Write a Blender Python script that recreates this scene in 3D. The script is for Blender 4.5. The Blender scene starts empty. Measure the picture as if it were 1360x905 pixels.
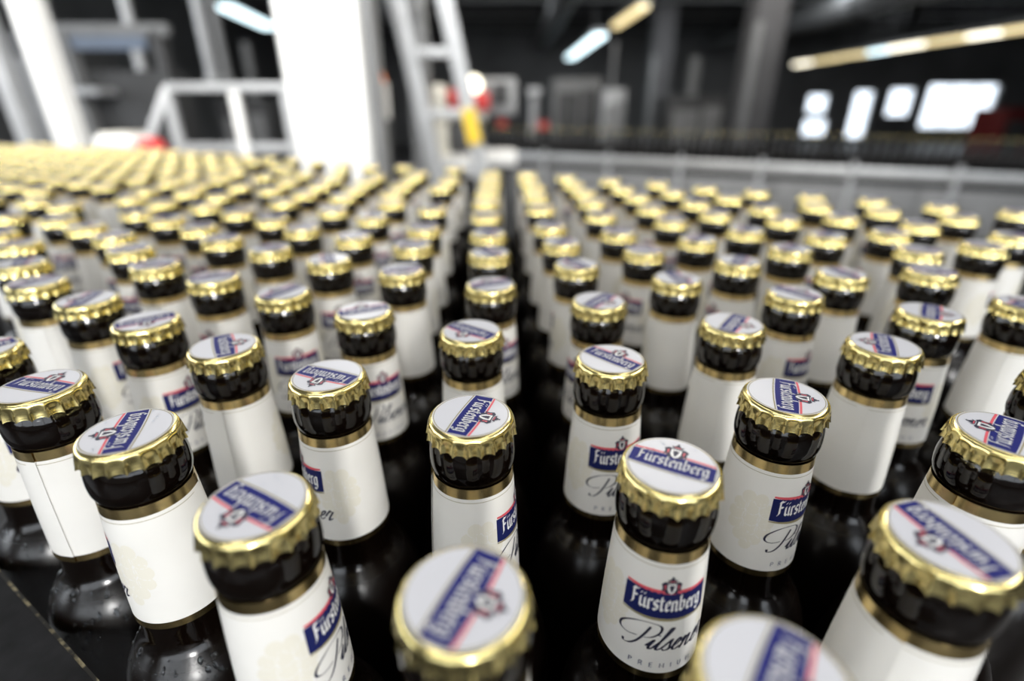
import bpy, bmesh, math, random
from mathutils import Vector, Matrix
rnd = random.Random(7)
C = bpy.context.scene.collection
PI = math.pi

# ------------------------------------------------------------------ camera, sky, lights, exposure
DECK = 0.90                      # top of the conveyor deck above the hall floor
TOP = DECK + 0.230               # height of the cap tops
CAMZ = TOP + 0.093
PITCH = math.radians(24.6)
FPX = 686.0                      # focal length in pixels of the 1360 x 905 frame
cam_data = bpy.data.cameras.new('camera')
cam_data.sensor_width = 36.0
cam_data.lens = FPX / 1360 * 36.0
cam_data.clip_start = 0.005
cam_data.clip_end = 200
cam_data.dof.use_dof = True
cam_data.dof.focus_distance = 0.176
cam_data.dof.aperture_fstop = 3.5
cam = bpy.data.objects.new('camera', cam_data)
C.objects.link(cam)
cam.location = (0, 0, CAMZ)
cam.rotation_euler = (PI / 2 - PITCH, 0, 0)
bpy.context.scene.camera = cam

world = bpy.data.worlds.new('overcast_sky')
bpy.context.scene.world = world
world.use_nodes = True
wb = world.node_tree.nodes['Background']
wb.inputs[0].default_value = (0.86, 0.93, 1.0, 1)
wb.inputs[1].default_value = 2.6

vs = bpy.context.scene.view_settings
vs.view_transform = 'Standard'
vs.look = 'None'
vs.gamma = 1
vs.use_curve_mapping = False
vs.exposure = 0.0
bpy.context.scene.cycles.use_denoising = True
bpy.context.scene.cycles.sample_clamp_indirect = 6.0

def area_light(name, loc, rot, sx, sy, power, col):
    l = bpy.data.lights.new(name, 'AREA')
    l.shape = 'RECTANGLE'
    l.size, l.size_y, l.energy, l.color = sx, sy, power, col
    o = bpy.data.objects.new(name, l)
    C.objects.link(o)
    o.location, o.rotation_euler = loc, rot
    return o
# fills added at left, rear, back, pillar and hall, ceiling lamp rows, a small lamp behind the camera
area_light('fill_left', (-6.3, 1.0, CAMZ + 0.85), (0, math.radians(-90), 0), 2.1, 8.0, 98, (0.98, 0.99, 1.0))  # unseen fill added to brighten labels and shoulders from the left
area_light('fill_rear', (0.0, -4.8, CAMZ + 0.85), (math.radians(90), 0, 0), 9.0, 2.1, 62, (1.0, 0.99, 0.97))  # unseen fill added for front light on labels and caps
area_light('lamp_row_right', (2.6, 0.30, CAMZ + 1.6), (0, math.radians(58), 0), 0.35, 3.0, 38, (1.0, 0.98, 0.95))
area_light('lamp_row_one', (-0.9, 0.6, CAMZ + 2.1), (0, 0, 0), 0.3, 3.0, 9, (0.97, 0.98, 1.0))
area_light('lamp_row_two', (0.9, 0.6, CAMZ + 2.1), (0, 0, 0), 0.3, 3.0, 9, (0.97, 0.98, 1.0))
area_light('fill_row_back', (0.2, -1.5, CAMZ + 2.05), (math.radians(38), 0, 0), 5.0, 0.35, 34, (1.0, 0.99, 0.97))  # unseen row added to brighten the labels farther back
area_light('lamp_behind', (0.50, -2.20, CAMZ + 0.46), (math.radians(78), 0, math.radians(12)), 0.26, 0.26, 34, (1.0, 0.98, 0.95))
area_light('fill_pillar', (-1.25, 1.25, CAMZ + 1.0), (math.radians(58), 0, 0), 2.0, 0.3, 60, (1.0, 0.98, 0.95))  # added out of view to overexpose the pillar and white pole
area_light('fill_hall_near', (0.7, 2.5, CAMZ + 1.5), (math.radians(12), 0, 0), 1.6, 0.4, 40, (1.0, 0.94, 0.84))  # unseen, added to light the second conveyor
area_light('fill_hall_left', (-3.0, 3.6, CAMZ + 1.9), (math.radians(8), 0, 0), 2.5, 0.5, 40, (1.0, 0.98, 0.95))  # hall fill added out of view, left side
area_light('fill_hall_middle', (2.5, 7.0, CAMZ + 1.95), (math.radians(10), 0, 0), 6.0, 0.5, 80, (1.0, 0.96, 0.90))  # hall fill added out of view to lift the dark middle
area_light('fill_hall_far', (3.0, 11.0, CAMZ + 1.95), (math.radians(10), 0, 0), 10.0, 0.5, 130, (0.95, 0.98, 1.0))  # extra unseen light raising the far hall

# ------------------------------------------------------------------ helpers
def at(px, py, Y):
    """world point on the plane y = Y seen at a pixel of the 1360 x 905 frame"""
    u = (px - 680) / FPX
    v = -(py - 452.5) / FPX
    dy = math.cos(PITCH) + v * math.sin(PITCH)
    dz = -math.sin(PITCH) + v * math.cos(PITCH)
    t = Y / dy
    return Vector((u * t, Y, CAMZ + dz * t))

def mat(name, col, rough=0.5, metal=0.0, noise=None, bump=None, emit=None, coat=0.0, spec=None):
    m = bpy.data.materials.new(name)
    m.use_nodes = True
    nt = m.node_tree
    b = nt.nodes['Principled BSDF']
    b.inputs['Base Color'].default_value = (*col, 1)
    b.inputs['Roughness'].default_value = rough
    b.inputs['Metallic'].default_value = metal
    b.inputs['Coat Weight'].default_value = coat
    if spec is not None:
        b.inputs['Specular IOR Level'].default_value = spec
    if noise or bump:
        tc = nt.nodes.new('ShaderNodeTexCoord')
        nz = nt.nodes.new('ShaderNodeTexNoise')
        sc = (noise or bump)[0]
        nz.inputs['Scale'].default_value = sc
        nz.inputs['Detail'].default_value = 4
        nt.links.new(tc.outputs['Object'], nz.inputs['Vector'])
        if noise:
            cr = nt.nodes.new('ShaderNodeValToRGB')
            k = noise[1]
            cr.color_ramp.elements[0].position = 0.3
            cr.color_ramp.elements[1].position = 0.7
            cr.color_ramp.elements[0].color = (*[c * (1 - k) for c in col], 1)
            cr.color_ramp.elements[1].color = (*[min(1, c * (1 + k)) for c in col], 1)
            nt.links.new(nz.outputs['Fac'], cr.inputs['Fac'])
            nt.links.new(cr.outputs['Color'], b.inputs['Base Color'])
        if bump:
            bp = nt.nodes.new('ShaderNodeBump')
            bp.inputs['Strength'].default_value = bump[1]
            bp.inputs['Distance'].default_value = bump[2]
            nt.links.new(nz.outputs['Fac'], bp.inputs['Height'])
            nt.links.new(bp.outputs['Normal'], b.inputs['Normal'])
    if emit:
        b.inputs['Emission Color'].default_value = (*emit[0], 1)
        b.inputs['Emission Strength'].default_value = emit[1]
    return m

M = {}
M['glass'] = mat('amber_glass_full_of_beer', (0.0030, 0.0016, 0.0010), 0.06, 0, None, (500, 0.10, 0.0003), coat=0.0)
def wet_shoulder(m):
    nt = m.node_tree
    b = nt.nodes['Principled BSDF']
    tc = nt.nodes.new('ShaderNodeTexCoord')
    sx = nt.nodes.new('ShaderNodeSeparateXYZ')
    mr = nt.nodes.new('ShaderNodeMapRange')
    mr.inputs['From Min'].default_value = .152
    mr.inputs['From Max'].default_value = .142
    mr.inputs['To Min'].default_value = .06
    mr.inputs['To Max'].default_value = .28
    nt.links.new(tc.outputs['Object'], sx.inputs[0])
    nt.links.new(sx.outputs['Z'], mr.inputs['Value'])
    nt.links.new(mr.outputs['Result'], b.inputs['Roughness'])
wet_shoulder(M['glass'])
M['gold'] = mat('brass_coloured_tinplate', (0.90, 0.76, 0.33), 0.22, 1.0, (120, 0.06))
M['goldfoil'] = mat('matt_gold_print', (0.70, 0.53, 0.24), 0.24, 1.0, (300, 0.10))
M['paper'] = mat('cream_white_label_paper', (0.82, 0.81, 0.775), 0.42, 0, (60, 0.02), (700, 0.04, 0.0002))
M['hop'] = mat('pale_straw_print', (0.78, 0.755, 0.665), 0.42)
M['navy'] = mat('navy_blue_ink', (0.012, 0.017, 0.095), 0.4, spec=0.15)
M['capblue'] = mat('royal_blue_lacquer', (0.020, 0.024, 0.16), 0.35, spec=0.08)
M['red'] = mat('red_ink', (0.72, 0.10, 0.13), 0.35)
M['white'] = mat('white_ink', (0.84, 0.84, 0.83), 0.35)
M['ink'] = mat('dark_ink', (0.02, 0.022, 0.05), 0.4)
M['olive'] = mat('gold_brown_ink', (0.30, 0.26, 0.13), 0.4)
M['capwhite'] = mat('silvery_white_lacquer', (0.64, 0.645, 0.685), 0.3, 0.0)
M['grey_ink'] = mat('grey_ink', (0.13, 0.14, 0.22), 0.4)
M['water'] = mat('clear_water', (0.9, 0.95, 1.0), 0.03)
M['water'].node_tree.nodes['Principled BSDF'].inputs['Transmission Weight'].default_value = 1.0
M['water'].node_tree.nodes['Principled BSDF'].inputs['IOR'].default_value = 1.33
M['rail'] = mat('scuffed_black_plastic', (0.010, 0.010, 0.011), 0.6, 0, (90, 0.6), (400, 0.3, 0.0006), spec=0.2)
M['railedge'] = mat('worn_rail_edge', (0.20, 0.17, 0.10), 0.5, 0, (150, 0.93))
_cr = next(n for n in M['railedge'].node_tree.nodes if n.type == 'VALTORGB').color_ramp
_cr.elements[0].position, _cr.elements[1].position = .52, .64
M['belt'] = mat('black_chain_plate', (0.012, 0.012, 0.013), 0.4, 0, (40, 0.3))
M['steel'] = mat('brushed_stainless_steel', (0.55, 0.55, 0.54), 0.38, 0.8, (14, 0.12))
M['alu'] = mat('dull_aluminium', (0.46, 0.47, 0.48), 0.45, 0.3, (9, 0.10))
M['whitepaint'] = mat('white_painted_steel', (0.86, 0.86, 0.84), 0.4, 0, (5, 0.03))
M['cream'] = mat('cream_painted_steel', (0.72, 0.70, 0.62), 0.4, 0, (6, 0.05))
M['laddergrey'] = mat('weathered_aluminium', (0.27, 0.275, 0.28), 0.5, 0.2, (9, 0.1))
M['darkred'] = mat('dark_red_paint', (0.12, 0.008, 0.008), 0.6, 0, (6, 0.1))
M['grey'] = mat('grey_painted_steel', (0.22, 0.225, 0.23), 0.5, 0, (5, 0.12))
M['darkgrey'] = mat('dark_grey_steel', (0.055, 0.056, 0.058), 0.5, 0, (5, 0.2))
M['black'] = mat('black_rubber', (0.015, 0.015, 0.016), 0.5, 0, (8, 0.2))
M['bluegrey'] = mat('blue_grey_sheet', (0.16, 0.20, 0.27), 0.45, 0, (5, 0.1))
M['redpaint'] = mat('signal_red_plastic', (0.62, 0.035, 0.03), 0.4, 0, (6, 0.1))
M['yellow'] = mat('yellow_sticker', (0.85, 0.58, 0.03), 0.45, 0, (20, 0.05))
M['orange'] = mat('orange_beacon_lens', (0.9, 0.22, 0.04), 0.3, 0, None, None, ((1.0, 0.25, 0.05), 1.2))
M['coolglow'] = mat('cool_white_tube', (0.9, 0.9, 0.9), 0.4, 0, None, None, ((0.72, 0.93, 1.0), 3.0))
M['warmglow'] = mat('warm_white_tube', (0.9, 0.9, 0.8), 0.4, 0, None, None, ((1.0, 0.80, 0.40), 1.5))
M['lampglow'] = mat('warm_lamp_lens', (0.9, 0.9, 0.8), 0.4, 0, None, None, ((1.0, 0.92, 0.72), 3.2))
M['concrete'] = mat('grey_concrete', (0.10, 0.10, 0.105), 0.8, 0, (2.5, 0.15), (30, 0.2, 0.01))
M['floor'] = mat('dark_floor_screed', (0.060, 0.060, 0.062), 0.45, 0, (1.5, 0.25), (12, 0.2, 0.01))
M['ceil'] = mat('sooty_trapezoid_sheet', (0.11, 0.112, 0.115), 0.7, 0, (1.2, 0.2))
M['wall'] = mat('grimy_plaster', (0.16, 0.163, 0.168), 0.8, 0, (0.8, 0.25))
M['rearwall'] = mat('pale_plaster', (0.6, 0.6, 0.59), 0.8, 0, (0.8, 0.1))
M['pane'] = mat('window_glass', (0.95, 0.97, 1.0), 0.0)
M['pane'].node_tree.nodes['Principled BSDF'].inputs['Transmission Weight'].default_value = 1.0

def mesh(name, bm, mats, smooth=False):
    me = bpy.data.meshes.new(name)
    bm.normal_update()
    bm.to_mesh(me)
    bm.free()
    for m in (mats if isinstance(mats, (list, tuple)) else [mats]):
        me.materials.append(m)
    if smooth:
        for p in me.polygons:
            p.use_smooth = True
        if smooth != 'all':
            me.set_sharp_from_angle(angle=math.radians(smooth))
    return me
def obj(name, me, parent=None, loc=(0, 0, 0), rotz=0.0):
    o = bpy.data.objects.new(name, me)
    C.objects.link(o)
    o.parent = parent
    o.location = loc
    o.rotation_euler = (0, 0, rotz)
    return o
def tag(o, label, cat, group=None):
    o['label'] = label
    o['category'] = cat
    if group:
        o['group'] = group
    return o
def thing(name, label, cat, loc=(0, 0, 0), rotz=0.0, group=None):
    return tag(obj(name, None, None, loc, rotz), label, cat, group)
def struct(name, me, parent=None, loc=(0, 0, 0)):
    o = obj(name, me, parent, loc)
    if parent is None:
        o['kind'] = 'structure'
    return o

def add_box(bm, lo, hi, bevel=0.0):
    vs_ = [bm.verts.new((x, y, z)) for x in (lo[0], hi[0]) for y in (lo[1], hi[1]) for z in (lo[2], hi[2])]
    fs = [bm.faces.new([vs_[i] for i in q]) for q in ((0, 1, 3, 2), (4, 6, 7, 5), (0, 4, 5, 1), (2, 3, 7, 6), (0, 2, 6, 4), (1, 5, 7, 3))]
    if bevel:
        bmesh.ops.bevel(bm, geom=list({e for f in fs for e in f.edges}), offset=bevel, segments=2, profile=0.6, affect='EDGES')
def box(lo, hi, bevel=0.0):
    bm = bmesh.new()
    add_box(bm, lo, hi, bevel)
    return bm
def add_bar(bm, a, b, w, d=None, bevel=0.0, up=Vector((0, 0, 1))):
    """rectangular bar from a to b"""
    a, b = Vector(a), Vector(b)
    d = d or w
    t = (b - a).normalized()
    if abs(t.dot(up)) > 0.95:
        up = Vector((0, 1, 0))
    s = t.cross(up).normalized()
    n = s.cross(t)
    ring = []
    for p in (a, b):
        ring.append([bm.verts.new(p + s * (i * w / 2) + n * (j * d / 2)) for i, j in ((-1, -1), (1, -1), (1, 1), (-1, 1))])
    fs = [bm.faces.new(ring[0][::-1]), bm.faces.new(ring[1])]
    for i in range(4):
        k = (i + 1) % 4
        fs.append(bm.faces.new((ring[0][i], ring[0][k], ring[1][k], ring[1][i])))
    if bevel:
        bmesh.ops.bevel(bm, geom=list({e for f in fs for e in f.edges}), offset=bevel, segments=2, profile=0.6, affect='EDGES')
def bar(a, b, w, d=None, bevel=0.0, up=Vector((0, 0, 1))):
    bm = bmesh.new()
    add_bar(bm, a, b, w, d, bevel, up)
    return bm
def add_tube(bm, a, b, r, n=14, r2=None):
    a, b = Vector(a), Vector(b)
    t = (b - a).normalized()
    up = Vector((0, 0, 1)) if abs(t.z) < 0.9 else Vector((0, 1, 0))
    s = t.cross(up).normalized()
    q = s.cross(t)
    rings = []
    for p, rr in ((a, r), (b, r if r2 is None else r2)):
        rings.append([bm.verts.new(p + (s * math.cos(2 * PI * i / n) + q * math.sin(2 * PI * i / n)) * rr) for i in range(n)])
    bm.faces.new(rings[0])
    bm.faces.new(rings[1][::-1])
    for i in range(n):
        k = (i + 1) % n
        bm.faces.new((rings[0][k], rings[0][i], rings[1][i], rings[1][k]))
def tube(a, b, r, n=14, r2=None):
    bm = bmesh.new()
    add_tube(bm, a, b, r, n, r2)
    return bm
def lathe(profile, n, rfun=None):
    """profile of (r, z); rfun(r, z, angle, i) may deform it. Closed on the axis where r == 0"""
    bm = bmesh.new()
    rows = []
    for i, (r, z) in enumerate(profile):
        if r == 0:
            rows.append([bm.verts.new((0, 0, z))])
            continue
        row = []
        for k in range(n):
            a = 2 * PI * k / n
            rr, zz = (r, z) if rfun is None else rfun(r, z, a, i)
            row.append(bm.verts.new((rr * math.cos(a), rr * math.sin(a), zz)))
        rows.append(row)
    for p, q in zip(rows, rows[1:]):
        for k in range(n):
            j = (k + 1) % n
            if len(p) == 1:
                bm.faces.new((p[0], q[k], q[j]))
            elif len(q) == 1:
                bm.faces.new((p[j], p[k], q[0]))
            else:
                bm.faces.new((p[j], p[k], q[k], q[j]))
    return bm
def mm(profile):
    return [(r * 0.001, z * 0.001) for r, z in profile]

# ------------------------------------------------------------------ the hall
X0, X1, Y0, Y1, HC = -6.5, 24.0, -5.0, 18.7, CAMZ + 2.25
struct('floor', mesh('floor', box((X0, Y0, -0.2), (X1, Y1, 0)), M['floor']))
struct('ceiling', mesh('ceiling', box((X0, Y0, HC), (X1, Y1, HC + 0.2)), M['ceil']))
wz0, wz1 = CAMZ - .25, CAMZ + 1.95  # height of the openings added for the left and rear fills
bm = bmesh.new()
for lo, hi in (((X0 - .3, Y0, 0), (X0, Y1, wz0)), ((X0 - .3, Y0, wz1), (X0, Y1, HC)), ((X0 - .3, Y0, wz0), (X0, -3.1, wz1)), ((X0 - .3, 5.1, wz0), (X0, Y1, wz1))):
    add_box(bm, lo, hi)
struct('wall_left', mesh('wall_left', bm, M['wall']))
struct('wall_right', mesh('wall_right', box((X1, Y0, 0), (X1 + 0.3, Y1, HC)), M['wall']))
bm = bmesh.new()
for lo, hi in (((X0, Y0 - .3, 0), (X1, Y0, wz0)), ((X0, Y0 - .3, wz1), (X1, Y0, HC)), ((X0, Y0 - .3, wz0), (-4.6, Y0, wz1)), ((4.6, Y0 - .3, wz0), (X1, Y0, wz1))):
    add_box(bm, lo, hi)
struct('wall_rear', mesh('wall_rear', bm, M['rearwall']))
# window openings in the far wall
def rect(px0, py0, px1, py1):
    a, b = at(px0, py1, Y1), at(px1, py0, Y1)
    return a.x, max(0.12, a.z), b.x, b.z
holes = [rect(1122, 119, 1167, 186), rect(1175, 116, 1222, 156), rect(1219, 110, 1336, 172), rect(1070, 124, 1106, 152), rect(1064, 157, 1104, 182)]
holes[2] = (max(holes[2][0], holes[1][2] + 0.12),) + holes[2][1:]
xs = sorted({X0, X1, *[h[0] for h in holes], *[h[2] for h in holes]})
zs = sorted({0.0, HC, *[h[1] for h in holes], *[h[3] for h in holes]})
bm = bmesh.new()
for xa, xb in zip(xs, xs[1:]):
    for za, zb in zip(zs, zs[1:]):
        cx, cz = (xa + xb) / 2, (za + zb) / 2
        if not any(h[0] < cx < h[2] and h[1] < cz < h[3] for h in holes):
            add_box(bm, (xa, Y1, za), (xb, Y1 + 0.3, zb))
struct('wall_far', mesh('wall_far', bm, M['wall']))
for i, h in enumerate(holes):
    w = obj('window_%d' % (i + 1), None, None, ((h[0] + h[2]) / 2, Y1 + 0.1, h[1]))
    w['kind'] = 'structure'
    hw, hh = (h[2] - h[0]) / 2, h[3] - h[1]
    bm = bmesh.new()
    for lo, hi in (((-hw, 0, 0), (hw, .08, .06)), ((-hw, 0, hh - .06), (hw, .08, hh)), ((-hw, 0, .06), (-hw + .06, .08, hh - .06)), ((hw - .06, 0, .06), (hw, .08, hh - .06))):
        add_box(bm, lo, hi)
    obj('window_frame', mesh('window_frame', bm, M['grey']), w)
    n = 3 if i == 2 else 1
    for k in range(n):
        xa, xb = -hw + .06 + (2 * hw - .12) * k / n, -hw + .06 + (2 * hw - .12) * (k + 1) / n
        obj('pane', mesh('pane', box((xa + .01, .03, .06), (xb - .01, .04, hh - .06)), M['pane']), w)
        if k:
            obj('mullion', mesh('mullion', box((xa - .01, .02, .06), (xa + .01, .06, hh - .06)), M['grey']), w)
for nm, along, c, half in (('window_6', 'y', (X0 - .15, 1.0), 4.1), ('window_7', 'x', (0, Y0 - .15), 4.6)):  # unseen windows, added to go with the left and rear fills
    w = obj(nm, None, None, (c[0], c[1], wz0))
    w['kind'] = 'structure'
    hh = wz1 - wz0
    for k in range(5):
        u = -half + 2 * half * k / 4
        lo, hi = max(-half, u - .04), min(half, u + .04)
        obj('mullion', mesh('mullion', box((lo, -.04, 0), (hi, .04, hh)) if along == 'x' else box((-.04, lo, 0), (.04, hi, hh)), M['grey']), w)
        if k < 4:
            a_, b_ = u + .045, u + half / 2 - .045
            obj('pane', mesh('pane', box((a_, -.005, .01), (b_, .005, hh - .01)) if along == 'x' else box((-.005, a_, .01), (.005, b_, hh - .01)), M['pane']), w)
for i, y in enumerate((4.5, 6.5, 8.5, 10.5, 12.5, 14.5, 16.5)):
    b = struct('trim_%d' % (i + 1), None)
    obj('beam_flange', mesh('beam_flange', box((X0, y - .10, HC - .34), (X1, y + .10, HC - .32)), M['grey']), b)
    obj('beam_web', mesh('beam_web', box((X0, y - .02, HC - .32), (X1, y + .02, HC)), M['darkgrey']), b)

# ------------------------------------------------------------------ flat prints: outlines in millimetres, laid on the cap or wrapped round the label
class Print:
    def __init__(self):
        self.layers = []                 # (outline, material key, height in mm)
        self.mats = []
    def poly(self, pts, m, h):
        if m not in self.mats:
            self.mats.append(m)
        self.layers.append((pts, m, h))
    def stroke(self, pts, nib, m, h):
        """broad-nib pen: the nib is a fixed vector, dragged along the line"""
        nx, ny = nib
        px, py = -ny * 0.22, nx * 0.22
        for (ax, ay), (bx, by) in zip(pts, pts[1:]):
            dx, dy = bx - ax, by - ay
            if abs(dx * ny - dy * nx) < 1e-6:
                continue
            self.poly([(ax + nx, ay + ny), (bx + nx, by + ny), (bx - nx, by - ny), (ax - nx, ay - ny)], m, h)
            l = math.hypot(dx, dy)
            ex, ey = -dy / l * math.hypot(px, py), dx / l * math.hypot(px, py)
            self.poly([(ax + ex, ay + ey), (bx + ex, by + ey), (bx - ex, by - ey), (ax - ex, ay - ey)], m, h)
    def pen(self, pts, thin, thick, m, h, n=7):
        """pointed pen: smooth line, swelling on the down strokes"""
        P = [Vector((*p, 0)) for p in pts]
        P = [P[0] * 2 - P[1]] + P + [P[-1] * 2 - P[-2]]
        c = []
        for i in range(1, len(P) - 2):
            p0, p1, p2, p3 = P[i - 1:i + 3]
            for k in range(n):
                t = k / n
                c.append(0.5 * ((2 * p1) + (p2 - p0) * t + (2 * p0 - 5 * p1 + 4 * p2 - p3) * t * t + (3 * p1 - p0 - 3 * p2 + p3) * t ** 3))
        c.append(P[-2])
        L, R = [], []
        for i, p in enumerate(c):
            d = (c[min(i + 1, len(c) - 1)] - c[max(i - 1, 0)]).normalized()
            w = thin + thick * max(0.0, abs(d.y) - 0.25)
            q = Vector((-d.y, d.x, 0)) * w / 2
            L.append(p + q)
            R.append(p - q)
        for i in range(len(c) - 1):
            self.poly([(L[i].x, L[i].y), (L[i + 1].x, L[i + 1].y), (R[i + 1].x, R[i + 1].y), (R[i].x, R[i].y)], m, h)
    def build(self, name, warp, step=None):
        out = bmesh.new()
        for pts, m, h in self.layers:
            b = bmesh.new()
            vs_ = [b.verts.new((x, y, 0)) for x, y in pts]
            try:
                f = b.faces.new(vs_)
            except ValueError:
                b.free()
                continue
            f.normal_update()
            if f.normal.z < 0:
                f.normal_flip()
            bmesh.ops.triangulate(b, faces=list(b.faces))
            if step:
                lo, hi = min(p[0] for p in pts), max(p[0] for p in pts)
                x = math.floor(lo / step) * step + step
                while x < hi:
                    bmesh.ops.bisect_plane(b, geom=list(b.verts) + list(b.edges) + list(b.faces), plane_co=(x, 0, 0), plane_no=(1, 0, 0))
                    x += step
            mi = self.mats.index(m)
            mp = {v: out.verts.new(warp(v.co.x, v.co.y, h)) for v in b.verts}
            for f in b.faces:
                try:
                    g = out.faces.new([mp[v] for v in f.verts])
                    g.material_index = mi
                except ValueError:
                    pass
            b.free()
        return mesh(name, out, [M[k] for k in self.mats])

# blackletter alphabet, x-height 1
BL = {
 'F': (1.02, [[(.38, 1.42), (.38, .15), (.12, -.05)], [(.22, 1.34), (.40, 1.54), (.66, 1.44), (.95, 1.55)], [(.34, .82), (.52, .92), (.78, .84)]]),
 'u': (.92, [[(.17, .95), (.17, .18), (.38, .02), (.62, .2)], [(.66, .95), (.66, .15), (.82, .02)], [(.2, 1.36), (.24, 1.30)], [(.58, 1.36), (.62, 1.30)]]),
 'r': (.62, [[(.17, .95), (.17, .06), (.28, .0)], [(.2, .78), (.42, .98), (.56, .84)]]),
 's': (.72, [[(.60, .84), (.38, .99), (.16, .80), (.20, .60), (.56, .40), (.58, .2), (.38, .01), (.12, .16)]]),
 't': (.60, [[(.24, 1.28), (.24, .18), (.42, .01), (.54, .12)], [(.04, .92), (.52, .96)]]),
 'e': (.70, [[(.18, .80), (.18, .18), (.38, .01), (.62, .18)], [(.18, .80), (.42, .99), (.58, .80), (.54, .62), (.24, .46)]]),
 'n': (.92, [[(.17, .95), (.17, .06), (.26, .0)], [(.20, .78), (.46, .98), (.64, .82), (.64, .14), (.80, .0)]]),
 'b': (.86, [[(.17, 1.50), (.17, .18), (.40, .01), (.64, .22), (.66, .78), (.46, .97), (.22, .80)]]),
 'g': (.84, [[(.64, .95), (.64, -.18), (.42, -.42), (.12, -.28)], [(.60, .90), (.38, .98), (.16, .80), (.16, .22), (.36, .04), (.62, .22)]]),
}
def blackletter(p, text, cx, base, xh, m, h, width=None, rise=0.0):
    adv = sum(BL[c][0] for c in text)
    s = xh if width is None else width / adv
    x = cx - adv * s / 2
    nib = (0.155 * s * math.cos(math.radians(38)), 0.155 * xh * math.sin(math.radians(38)))
    for c in text:
        w, st = BL[c]
        for line in st:
            p.stroke([(x + a * s, base + b * xh + rise * (x + a * s - cx) ** 2) for a, b in line], nib, m, h)
        x += w * s

# script alphabet for the label, x-height 1, upright (slanted when drawn)
SC = {
 'P': (1.25, [[(.62, 2.05), (.60, 1.2), (.52, .45), (.30, -.05), (-.05, -.18), (-.22, .08)],
              [(.30, .95), (-.35, .80), (-.95, 1.05), (-1.05, 1.65), (-.45, 2.25), (.45, 2.42), (1.20, 2.20), (1.42, 1.65), (1.15, 1.15), (.72, .98)]]),
 'i': (.48, [[(-.05, .25), (.18, .95), (.15, .3), (.26, .0), (.48, .25)], [(.26, 1.42), (.29, 1.34)]]),
 'l': (.52, [[(-.05, .25), (.25, 1.2), (.42, 1.95), (.26, 2.05), (.17, 1.4), (.14, .3), (.27, .0), (.52, .25)]]),
 's': (.58, [[(-.05, .2), (.30, 1.02), (.36, .62), (.46, .22), (.26, .0), (.05, .12)], [(.40, .05), (.58, .25)]]),
 'e': (.58, [[(.0, .25), (.30, .55), (.40, .85), (.26, 1.0), (.10, .65), (.12, .2), (.30, .0), (.58, .25)]]),
 'n': (.90, [[(-.02, .6), (.14, .98), (.16, .5), (.12, .0)], [(.13, .35), (.40, .95), (.54, .85), (.52, .3), (.64, .0), (.90, .25)]]),
 'r': (.62, [[(-.02, .4), (.16, 1.08), (.22, .92), (.46, .92), (.40, .4), (.46, .0), (.70, .25)]]),
}
def script(p, text, x, base, xh, m, h, slant=0.42):
    for c in text:
        w, st = SC[c]
        for line in st:
            p.pen([(x + (a + b * slant) * xh, base + b * xh) for a, b in line], 0.24, 0.72, m, h)
        x += w * xh
# plain capitals for the small line
CAP = {
 'P': (.62, [[(.1, 0), (.1, 1)], [(.1, 1), (.42, .98), (.55, .76), (.42, .52), (.1, .5)]]),
 'R': (.66, [[(.1, 0), (.1, 1)], [(.1, 1), (.42, .98), (.55, .76), (.42, .52), (.1, .5)], [(.32, .5), (.58, 0)]]),
 'E': (.58, [[(.5, 0), (.1, 0), (.1, 1), (.5, 1)], [(.1, .52), (.44, .52)]]),
 'M': (.80, [[(.1, 0), (.1, 1), (.40, .3), (.70, 1), (.70, 0)]]),
 'I': (.24, [[(.12, 0), (.12, 1)]]),
 'U': (.70, [[(.1, 1), (.1, .28), (.22, .04), (.46, .04), (.58, .28), (.58, 1)]]),
}
def capitals(p, text, cx, base, size, gap, m, h):
    adv = sum(CAP[c][0] * size + gap for c in text) - gap
    x = cx - adv / 2
    for c in text:
        for line in CAP[c][1]:
            p.pen([(x + a * size, base + b * size) for a, b in line] if len(line) > 5 else [(x + a * size, base + b * size) for a, b in line], 0.26, 0.02, m, h, n=1)
        x += CAP[c][0] * size + gap
def ell(cx, cy, rx, ry, n=20, rot=0.0):
    c, s = math.cos(rot), math.sin(rot)
    return [(cx + rx * math.cos(t) * c - ry * math.sin(t) * s, cy + rx * math.cos(t) * s + ry * math.sin(t) * c) for t in [2 * PI * i / n for i in range(n)]]
def crest(p, cx, cy, s, h):
    """coat of arms: mantle, crown, shield with a dark charge; s = half width in mm, cy = shield centre"""
    q = lambda pts: [(cx + x * s, cy + y * s) for x, y in pts]
    p.poly(q([(-.55, -.75), (.55, -.75), (.78, -.35), (1.0, -.55), (.92, .05), (1.05, .45), (.72, .72), (.3, .62), (-.3, .62), (-.72, .72), (-1.05, .45), (-.92, .05), (-1.0, -.55), (-.78, -.35)]), 'ink', h)
    for sg in (-1, 1):
        p.poly(q([(sg * .60, .36), (sg * .80, .30), (sg * .70, .0), (sg * .76, -.25), (sg * .60, -.12)]), 'red', h + .03)
    p.poly(q([(-.44, .5), (.44, .5), (.44, -.2), (.26, -.6), (0, -.8), (-.26, -.6), (-.44, -.2)]), 'white', h + .05)
    p.poly(q([(-.28, .38), (-.08, .25), (0, .42), (.08, .25), (.28, .38), (.22, -.05), (.1, -.4), (0, -.62), (-.1, -.4), (-.22, -.05)]), 'ink', h + .07)
    p.poly(q([(-.36, .70), (.36, .70), (.56, 1.02), (.30, .94), (.14, 1.18), (0, 1.30), (-.14, 1.18), (-.30, .94), (-.56, 1.02)]), 'ink', h + .05)
    p.poly(q([(-.26, .76), (.26, .76), (.3, .86), (-.3, .86)]), 'red', h + .07)
    p.poly(q([(-.09, 1.26), (.09, 1.26), (.09, 1.42), (-.09, 1.42)]), 'ink', h + .05)

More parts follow.
